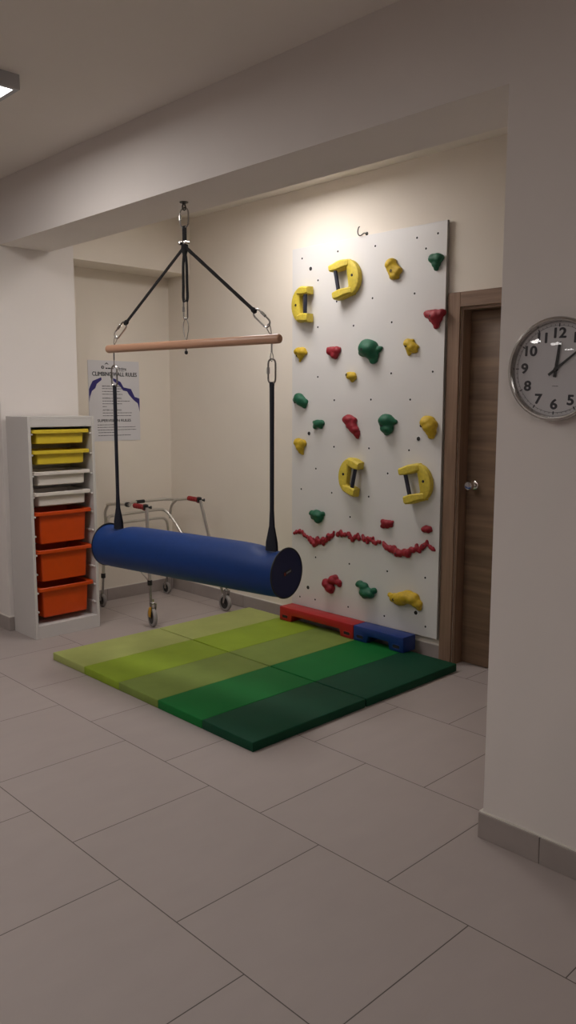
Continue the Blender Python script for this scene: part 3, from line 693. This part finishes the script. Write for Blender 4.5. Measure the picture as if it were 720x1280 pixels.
pan('back_panel', CX0 + 0.0202, CX1 - 0.0202, CY1 - 0.006, CY1 - 0.0005, 0.0865, 1.399)
RAILS = [1.335, 1.205, 1.072, 0.940, 0.815, 0.692, 0.570, 0.447, 0.325, 0.203]
for side in (0, 1):
    for z in RAILS:
        bm = bmesh.new()
        x0, x1 = (CX0 + 0.0201, CX0 + 0.034) if side == 0 else (CX1 - 0.034, CX1 - 0.0201)
        box(bm, x0, x1, CY0 + 0.006, CY1 - 0.02, z - 0.0335, z - 0.0224, 0, 0.002, 1)
        obj('runner', bm, M_cab, tw)
def bin_(label, m, z, h, grp):
    """open-topped tray; z = top of rim, h = body height"""
    xa, xb, ya, yb = CX0 + 0.036, CX1 - 0.036, CY0 + 0.018, CY1 - 0.020
    r = thing('storage_bin', label, 'storage bin', ((xa + xb) / 2, (ya + yb) / 2, z - h - 0.012), grp)
    bm = bmesh.new(); tp = 0.010 if h > .15 else 0.004
    def ring(x0, x1, y0, y1, zz, rad, nn=5):
        out = []
        for cx, cy, a0 in ((x1 - rad, y1 - rad, 0), (x0 + rad, y1 - rad, 90), (x0 + rad, y0 + rad, 180), (x1 - rad, y0 + rad, 270)):
            for i in range(nn): a = math.radians(a0 + 90 * i / (nn - 1)); out.append(bm.verts.new((cx + rad * math.cos(a), cy + rad * math.sin(a), zz)))
        return out
    zt = z - 0.003; zb = z - 0.006 - h; g = 0.003; bx = 0.030
    R = [ring(xa + bx, xb - bx, ya + 0.006, yb - 0.01, zt, .012), ring(xa + bx + tp, xb - bx - tp, ya + 0.006 + tp * .8, yb - .01 - tp, zb + 0.006, .012), ring(xa + bx + tp + .008, xb - bx - tp - .008, ya + 0.014 + tp * .8, yb - .018 - tp, zb, .018)]
    I = [ring(xa + bx + tp + .010, xb - bx - tp - .010, ya + 0.016 + tp * .8, yb - .020 - tp, zb + g, .018), ring(xa + bx + g, xb - bx - g, ya + 0.006 + g, yb - .01 - g, zt, .020)]
    chain = R + I
    for a, b in zip(chain[:-1], chain[1:]):
        if a is R[-1]: continue
        for j in range(20): f = bm.faces.new((a[j], a[(j + 1) % 20], b[(j + 1) % 20], b[j])); f.smooth = True
    bm.faces.new(R[-1][::-1]); bm.faces.new(I[0])
    for j in range(20): bm.faces.new((R[0][j], R[0][(j + 1) % 20], I[1][(j + 1) % 20], I[1][j]))
    obj('bin_body', bm, m, r)
    bm = bmesh.new()
    def rr(x0, x1, y0, y1, rad, zz, nn=5):
        out = []
        for cx, cy, a0 in ((x1 - rad, y1 - rad, 0), (x0 + rad, y1 - rad, 90), (x0 + rad, y0 + rad, 180), (x1 - rad, y0 + rad, 270)):
            for i in range(nn): a = math.radians(a0 + 90 * i / (nn - 1)); out.append(bm.verts.new((cx + rad * math.cos(a), cy + rad * math.sin(a), zz)))
        return out
    lipz = 0.022
    ov = 0.012
    A = [rr(xa + bx + .001, xb - bx - .001, ya + .007, yb - .011, .02, z - 0.002), rr(xa - ov + .010, xb + ov - .010, ya - 0.008, yb, .018, z), rr(xa - ov + .008, xb + ov - .008, ya - 0.011, yb + .002, .018, z - 0.003),
         rr(xa - ov + .008, xb + ov - .008, ya - 0.011, yb + .002, .018, z - lipz), rr(xa - ov + .011, xb + ov - .011, ya - 0.008, yb - .001, .018, z - lipz), rr(xa - ov + .011, xb + ov - .011, ya - 0.008, yb - .001, .018, z - 0.005), rr(xa + bx + .001, xb - bx - .001, ya + .007, yb - .011, .02, z - 0.005)]
    for i in range(len(A)):
        a, b = A[i], A[(i + 1) % len(A)]
        for j in range(20): f = bm.faces.new((a[j], a[(j + 1) % 20], b[(j + 1) % 20], b[j])); f.smooth = True
    obj('rim', bm, m, r)
G = 'bins on runners in the storage tower'
bin_('shallow yellow bin, topmost in the white storage tower', M_biny, 1.335, 0.085, G)
bin_('shallow yellow bin directly below the topmost yellow one', M_biny, 1.205, 0.085, G)
bin_('shallow white bin just under the two yellow bins', M_binw, 1.072, 0.085, G)
bin_('shallow white bin just above the orange bins', M_binw, 0.940, 0.085, G)
bin_('deep orange bin, uppermost of the three orange ones', M_bino, 0.815, 0.205, G)
bin_('deep orange bin in the middle of the three orange ones', M_bino, 0.570, 0.205, G)
bin_('deep orange bin at the bottom of the storage tower', M_bino, 0.325, 0.195, G)

# ================================================================== WALKER
wk = thing('walker', 'aluminium wheeled walking frame with red handgrips standing in the niche corner', 'walking frame', (3.35, 4.80, 0))
xl, xr = 3.05, 3.63
def wt(name, pts, r=0.0115, m=M_alu, par=wk, lab=None, sub=6, sm=True, **k):
    bm = bmesh.new(); tube(bm, smoothpath(pts, sub) if sm else pts, r, 12, **k); return obj(name, bm, m, par, lab)
ZH = 0.806
TA = Vector((3.055, 4.515, ZH)); TB = Vector((3.575, 4.60, ZH))     # tops of the front legs
WA = Vector((3.035, 4.462, 0)); WB = Vector((3.662, 4.442, 0)); WC = Vector((3.672, 5.170, 0)); WD = Vector((3.085, 5.165, 0))
# top rail: right grip back, across the rear, forward to the left grip
wt('top_rail', [(3.590, 4.66, ZH), (3.615, 4.80, ZH - .010), (3.640, 4.96, ZH - 0.030), (3.635, 5.06, ZH - .036), (3.585, 5.105, ZH - .038), (3.45, 5.11, ZH - .040), (3.25, 5.11, ZH - .040), (3.14, 5.105, ZH - .036), (3.085, 5.05, ZH - .030), (3.065, 4.90, ZH - 0.010), (3.058, 4.72, ZH)], 0.0110)
wt('rear_bar', [(3.660, 4.93, 0.50), (3.648, 5.02, 0.60), (3.630, 5.09, 0.668), (3.58, 5.112, 0.689), (3.45, 5.115, 0.688), (3.25, 5.115, 0.683), (3.14, 5.11, 0.680), (3.09, 5.06, 0.655), (3.062, 4.96, 0.55)], 0.0115)
wt('lower_rear_bar', [(3.672, 5.135, 0.45), (3.655, 5.118, 0.56), (3.625, 5.112, 0.612), (3.56, 5.112, 0.624), (3.40, 5.112, 0.623), (3.25, 5.112, 0.622), (3.14, 5.112, 0.605), (3.105, 5.125, 0.55), (3.10, 5.14, 0.45)], 0.0105)
wt('rear_post', [(3.640, 4.97, ZH - .03), (3.636, 5.03, 0.73), (3.640, 5.06, 0.67), (3.648, 5.075, 0.62)], 0.0105)
wt('rear_post', [(3.082, 5.04, ZH - .03), (3.078, 5.08, 0.72), (3.090, 5.10, 0.66), (3.098, 5.112, 0.60)], 0.0105)
def leg(top, foot, zclamp, zend, brace_from, lab, front=True):
    top = Vector(top); foot = Vector(foot)
    def at(z):
        tt = (top.z - z) / (top.z - zend); e = Vector((foot.x, foot.y, zend)); return top.lerp(e, tt)
    lg = wt('leg', [top, at(zclamp)], 0.0120, sm=False)
    lo = wt('leg_extension', [at(zclamp + 0.05), at(zend)], 0.0090, M_steel, lg, sm=False)
    bm = bmesh.new(); c = at(zclamp); lathe(bm, c + Vector((0, 0, .018)), (0, 0, -1), [(0, 0.012), (0.002, 0.0165), (0.034, 0.0165), (0.036, 0.012)], 16)
    lathe(bm, c + Vector((-.012, -.012, 0)), (-0.7, -0.7, 0), [(0, 0.005), (0.010, 0.005), (0.011, 0.003)], 10)
    obj('clamp', bm, M_black, lg, 'black height clamp')
    if brace_from: wt('brace', [brace_from, c + Vector((0, 0.012, 0.012))], 0.0075, M_alu, lg, sm=False)
    return lg
leg(TA, WA, 0.300, 0.150, (3.062, 4.96, 0.56), '')
leg(TB, WB + Vector((0, .02, 0)), 0.200, 0.130, (3.660, 4.93, 0.50), '')
leg((3.672, 5.135, 0.46), WC, 0.16, 0.095, None, '', False)
leg((3.10, 5.14, 0.46), (WD.x, WD.y - .005, 0), 0.235, 0.095, None, '', False)
def wheel(c, r, wdt, heading, swivel, name='caster'):
    """c = contact point on the floor"""
    c = Vector(c); a = math.radians(heading); ax = Vector((math.cos(a), math.sin(a), 0)); fw = Vector((-ax.y, ax.x, 0))
    o = thing(name, None, None, tuple(c - world_off(wk))); o.parent = wk
    hub = c + Vector((0, 0, r))
    bm = bmesh.new(); lathe(bm, hub - ax * wdt / 2, ax, [(0, r * .70), (0.001, r * .93), (wdt * .28, r), (wdt * .72, r), (wdt - .001, r * .93), (wdt, r * .70)], 32, closed_ends=False)
    lathe(bm, hub - ax * wdt / 2, ax, [(wdt, r * .70), (0, r * .70)], 32, closed_ends=False)
    obj('tyre', bm, M_tyre, o, 'grey rubber tyre')
    bm = bmesh.new(); lathe(bm, hub - ax * (wdt / 2 - .002), ax, [(0, r * .70), (0.001, r * .62), (0.004, r * .55), (0.002, r * .22), (-.004, r * .20), (-.004, 0)], 24)
    lathe(bm, hub + ax * (wdt / 2 - .002), -ax, [(0, r * .70), (0.001, r * .62), (0.004, r * .55), (0.002, r * .22), (-.004, r * .20), (-.004, 0)], 24)
    obj('wheel_hub', bm, M_black, o, 'black wheel hub')
    bm = bmesh.new()
    if swivel:
        st = hub - fw * 0.012 + Vector((0, 0, r + .022))
        for s in (1, -1):
            pr = [(-.020, .020), (.020, .020), (.012, -.01), (.010, -r - .012 + .0), (-.004, -r - .012), (-.018, -.005)]
            off = ax * s * (wdt / 2 + .004)
            prism(bm, [(u + .012 * (v < -.02), v) for u, v in pr], lambda u, v, h: st + off + fw * u + Vector((0, 0, v - .012)) + ax * h, -0.0012, 0.0012)
        k = wdt / 2 + 0.005
        b2 = bmesh.new(); box(b2, -k, k, -.018, .018, .006, .010)
        join(bm, b2, 0, Matrix.Translation(st) @ Matrix(((ax.x, fw.x, 0, 0), (ax.y, fw.y, 0, 0), (0, 0, 1, 0), (0, 0, 0, 1))))
        lathe(bm, st + Vector((0, 0, .008)), (0, 0, 1), [(0, .015), (.006, .017), (.010, .013), (.012, .007), (.030, .007)], 16)
    else:
        lathe(bm, hub - ax * (wdt / 2 + .004), ax, [(0, .006), (wdt + .008, .006)], 12)
        tube(bm, [hub - ax * (wdt / 2 + .004), hub - ax * (wdt / 2 + .004) + Vector((0, -.004, .055))], 0.008, 10)
    obj('fork', bm, M_steel, o, 'steel fork')
    return o
wa = wheel((3.040, 4.452, 0), 0.066, 0.026, -12, True)
wheel((3.662, 4.432, 0), 0.062, 0.026, 0, True)
wheel((3.672, 5.172, 0), 0.048, 0.022, 0, False, 'rear_wheel')
wheel((3.085, 5.165, 0), 0.048, 0.022, 0, False, 'rear_wheel')
bm = bmesh.new()
prism(bm, [(0, 0), (-.020, -.004), (-.034, -.040), (-.030, -.066), (-.014, -.072), (-.008, -.050), (.004, -.020)], lambda u, v, h: (3.018 + u * 0.5, 4.440 + h, 0.142 + v), -0.010, 0.010, 0, 0.003)
obj('brake_tab', bm, M_amber, wa, 'amber brake tab')
def grip(top, back, lab):
    g0 = Vector(back); g1 = Vector(top); L = (g1 - g0).length
    bm = bmesh.new(); pr = [(0, .013), (.004, .018)]
    for i in range(1, 12): pr.append((.006 + (L - .03) * i / 12, .0165 + .0016 * math.cos(i * PI)))
    pr += [(L - .02, .022), (L - .008, .024), (L, .018)]
    lathe(bm, g0, g1 - g0, pr, 20); o = obj('handgrip', bm, M_hred, wk, 'red rubber handgrip')
    bm = bmesh.new(); lathe(bm, g1 + Vector((.0, .0, .004)), (0, 0, -1), [(-.018, .010), (-.014, .019), (.016, .019), (.020, .014)], 16)
    lathe(bm, g1, (0.7, -0.7, 0), [(0, .007), (.030, .007), (.032, .011), (.040, .011), (.042, .006)], 14)
    obj('grip_joint', bm, M_black, wk, 'black plastic joint')
grip(TA + Vector((0, 0.012, 0)), (3.058, 4.665, ZH), '')
grip(TB + Vector((0, 0.012, 0)), (3.592, 4.76, ZH), '')
wt('rail_sleeve', [(3.435, 5.11, ZH - .040), (3.365, 5.11, ZH - .040)], 0.0135, M_black, sm=False, lab='black sleeve')
wt('rail_sleeve', [(3.058, 4.74, ZH - .001), (3.0595, 4.765, ZH - .002)], 0.0170, M_black, sm=False, lab='black sleeve')

# ================================================================== POSTER
PX0, PZT, K = 3.100, 1.815, 0.44 / 65.5
po = thing('wall_poster', 'white climbing wall rules poster with jagged indigo ridges on the niche wall', 'poster', (PX0 + .22, YB, 1.22))
YF = YB - 0.0035
bm = bmesh.new(); box(bm, PX0, PX0 + 0.44, YF, YB - 0.0003, 1.220, PZT)
obj('sheet', bm, M_paper, po)
def pf(u, v, h): return (PX0 + u * K, YF - h, PZT - v * 0.00589)
def pmx(u, v): return Matrix(((1, 0, 0, PX0 + u * K), (0, 0, -1, YF - 0.0004), (0, 1, 0, PZT - v * 0.00589), (0, 0, 0, 1)))
bm = bmesh.new()
for poly in ([(16.3, 21), (14.8, 21.5), (5.4, 25.7), (2.5, 31.5), (0.6, 36), (0.6, 52), (1.8, 45), (4.2, 38.2), (8.5, 34.6), (10.4, 29.4), (16.6, 24.2)],
             [(31, 21.5), (34, 22.6), (40.8, 26.3), (44.5, 33), (54.4, 35.1), (59, 45), (65.4, 47.2), (65.4, 64.5), (63.2, 53.7), (57.4, 49), (52, 43), (49, 38), (44, 37.2), (39.8, 31.5), (31.5, 25.2)],
             ):
    prism(bm, poly, pf, 0.0001, 0.0006)
obj('ridge_print', bm, M_purple, po, 'indigo ridge line print')
bm = bmesh.new()
def tx(s, u, v, h, wid=None, bold=0.0, al='LEFT'):
    size = h * 0.00589 / 0.70
    sx = 1.0
    if wid:
        cu = bpy.data.curves.new('m', 'FONT'); cu.body = s; cu.size = size; oo = bpy.data.objects.new('m', cu); C.objects.link(oo); bpy.context.view_layer.update(); wv = oo.dimensions.x; sx = wid * K / wv
        bpy.data.objects.remove(oo, do_unlink=True); bpy.data.curves.remove(cu)
    text_bm(bm, s, size, pmx(u, v), 0, 0.0003, al, 0.0, sx, bold)
tx('CLIMBING WALL RULES', 5, 17.0, 5.0, 57, 0.0013)
tx('BEFORE CLIMBING', 17, 32.0, 1.6, 24, 0.0004)
tx('DURING CLIMBING', 17, 47.0, 1.6, 24, 0.0004)
tx('AFTER CLIMBING', 17, 62.0, 1.6, 24, 0.0004)
tx('SUPERVISION RULES', 10, 75.3, 3.2, 43, 0.0009)
tx('Climbing', 36, 9.7, 3.0, 12.5, 0.0006)
def dashes(u0, u1, v, seed, th=0.45):
    r = random.Random(seed); u = u0
    while u < u1 - 0.5:
        e = min(u1, u + r.uniform(1.2, 4.0)); prism(bm, [(u, v - th), (e, v - th), (e, v + th), (u, v + th)], pf, 0.0001, 0.0004); u = e + 0.55
for i, (v, u0, u1) in enumerate([(35, 16.8, 47), (38.5, 17, 40), (42, 17, 43), (50.5, 17, 53), (54, 17, 42), (57.5, 17, 22), (65.5, 17, 54.5), (69, 17, 54), (80.5, 10, 34), (83.6, 10, 59), (87, 10, 60), (90.2, 11, 33), (94, 10.5, 52.5), (12.4, 39, 46)]):
    dashes(u0, u1, v, i, 0.36)
dashes(22, 32, 9.6, 40, 0.8)
lathe(bm, pf(18.4, 8.5, 0), (0, -1, 0), [(0.0001, 0.0125), (0.0006, 0.0125)], 24)
prism(bm, [(20.6, 4.9), (23.4, 2.3), (24.6, 3.2), (26.2, 5.0), (24.3, 4.4), (23.4, 3.7), (22.2, 4.6)], pf, 0.0001, 0.0006)
obj('print', bm, M_ink, po, 'black printed lettering')
bm = bmesh.new(); prism(bm, [(18.1, 7.3), (18.9, 7.3), (18.9, 9.7), (18.1, 9.7)], pf, 0.0007, 0.0009); obj('logo_mark', bm, M_paper, po, 'pale mark in the round logo')

# ================================================================== CLOCK
KY, KZ, CR = 1.211, 1.604, 0.156
ck = thing('wall_clock', 'round steel-rimmed wall clock with bold black numerals on the near wall', 'clock', (XP, KY, KZ - CR))
O_ = (XP - 0.0005, KY, KZ); AX = (-1, 0, 0)
bm = bmesh.new(); lathe(bm, O_, AX, [(0, 0.146), (0.006, 0.152), (0.020, 0.1555), (0.030, 0.156), (0.036, 0.1535), (0.0385, 0.149), (0.038, 0.145), (0.033, 0.1425), (0.024, 0.1405), (0.018, 0.1400)], 96, closed_ends=False)
obj('rim', bm, M_rim, ck)
bm = bmesh.new(); lathe(bm, O_, AX, [(0.001, 0.142), (0.0185, 0.142), (0.0188, 0.0)], 64)
obj('dial', bm, M_face, ck)
CM = Matrix(((0, 0, -1, XP - 0.0195), (-1, 0, 0, KY), (0, 1, 0, KZ), (0, 0, 0, 1))) @ Matrix.Rotation(math.radians(-2.0), 4, 'Z')
for i in range(1, 13):
    a = PI / 2 - i * PI / 6; r = 0.1065
    bm = bmesh.new()
    text_bm(bm, str(i), 0.042, CM @ Matrix.Translation((r * math.cos(a), r * math.sin(a), 0)), 0, 0.0003, 'CENTER', 0.0006, 1.15, 0.0011)
    obj('numeral', bm, M_ink, ck)
bm = bmesh.new()
for i in range(60):
    a = i * PI / 30; big = i % 5 == 0
    b2 = bmesh.new(); hw = 0.0018 if big else 0.0006
    r0, r1 = (0.1265, 0.1365) if big else (0.1305, 0.1345)
    box(b2, r0, r1, -hw, hw, -0.0003, 0.0002)
    join(bm, b2, 0, CM @ Matrix.Rotation(a, 4, 'Z'))
b2 = bmesh.new(); tube(b2, [(0.1302 * math.cos(2 * PI * i / 96), 0.1302 * math.sin(2 * PI * i / 96), 0) for i in range(96)], 0.0005, 4, closed=True); join(bm, b2, 0, CM)
for i in range(5):
    b2 = bmesh.new(); box(b2, -0.0095 + i * .004, -0.0067 + i * .004, -0.0515, -0.0495, -0.0003, 0.0002); join(bm, b2, 0, CM)
obj('minute_track', bm, M_ink, ck)
def hand(name, ang, tip, tail, w0, w1, zz):
    b2 = bmesh.new(); prism(b2, [(-w0, -tail), (w0, -tail), (w1, tip), (-w1, tip)], lambda u, v, h: (u, v, h), zz, zz + 0.0012)
    bm = bmesh.new(); join(bm, b2, 0, CM @ Matrix.Rotation(-math.radians(ang), 4, 'Z'))
    obj(name, bm, M_black, ck)
hand('hour_hand', 5.0, 0.082, 0.024, 0.0052, 0.0042, 0.0030)
hand('minute_hand', 51.0, 0.118, 0.028, 0.0040, 0.0026, 0.0050)
bm = bmesh.new(); lathe(bm, (XP - 0.0195, KY, KZ), AX, [(0.0, 0.006), (0.0075, 0.006), (0.008, 0.004)], 20); obj('hand_cap', bm, M_black, ck)
M_glass = bpy.data.materials.new('clock_glass'); M_glass.use_nodes = True
nt = M_glass.node_tree; nt.nodes.clear()
out = nt.nodes.new('ShaderNodeOutputMaterial'); mixs = nt.nodes.new('ShaderNodeMixShader'); tr = nt.nodes.new('ShaderNodeBsdfTransparent'); gl = nt.nodes.new('ShaderNodeBsdfGlossy'); fr = nt.nodes.new('ShaderNodeFresnel')
gl.inputs['Roughness'].default_value = 0.02; fr.inputs['IOR'].default_value = 1.36
nt.links.new(fr.outputs[0], mixs.inputs[0]); nt.links.new(tr.outputs[0], mixs.inputs[1]); nt.links.new(gl.outputs[0], mixs.inputs[2]); nt.links.new(mixs.outputs[0], out.inputs[0])
bm = bmesh.new(); RG = 0.1415; SAG = 0.020
lathe(bm, (XP - 0.0290, KY, KZ), AX, [(SAG * (1 - (q / 12.0) ** 2), RG * q / 12.0) for q in range(13)][::-1], 96, closed_ends=False)
obj('glass', bm, M_glass, ck, 'domed clear glass', recalc=True)

# ================================================================== CEILING LAMPS
M_em_main = emis('lamp_diffuser_main', LAMP_COL, LAMP_MAIN)
M_em_alc = emis('lamp_diffuser_alcove', LAMP_COL, LAMP_ALCOVE)
M_em_far = emis('lamp_diffuser_far', LAMP_COL, LAMP_FAR)
def lamp(label, x, y, m, sx=0.6, sy=0.6, grp='square ceiling panel lamps', base=Z_CEIL):
    r = thing('ceiling_lamp', label, 'ceiling lamp', (x, y, base), grp)
    H = 0.060
    bm = bmesh.new(); a, b = sx / 2, sy / 2
    box(bm, x - a, x + a, y - b, y - b + .022, base - H, base); box(bm, x - a, x + a, y + b - .022, y + b, base - H, base)
    box(bm, x - a, x - a + .022, y - b + .0222, y + b - .0222, base - H, base); box(bm, x + a - .022, x + a, y - b + .0222, y + b - .0222, base - H, base)
    box(bm, x - a + .0222, x + a - .0222, y - b + .0222, y + b - .0222, base - 0.012, base)
    obj('housing', bm, M_lampbody, r)
    bm = bmesh.new(); box(bm, x - a + .0222, x + a - .0222, y - b + .0222, y + b - .0222, base - H + .003, base - H + .010)
    obj('diffuser', bm, m, r, 'glowing white diffuser')
lamp('square white surface-mounted ceiling lamp left of the beam', 1.695 - .3, 3.375 + .3, M_em_main)
lamp('ceiling lamp over the climbing wall, hidden behind the beam', 3.20, 3.58, M_em_alc, grp='lamps hidden from view')
for (x, y, lab) in FAR_LAMPS:
    lamp(lab, x, y, M_em_far, sx=0.36, grp='lamps further back in the room')
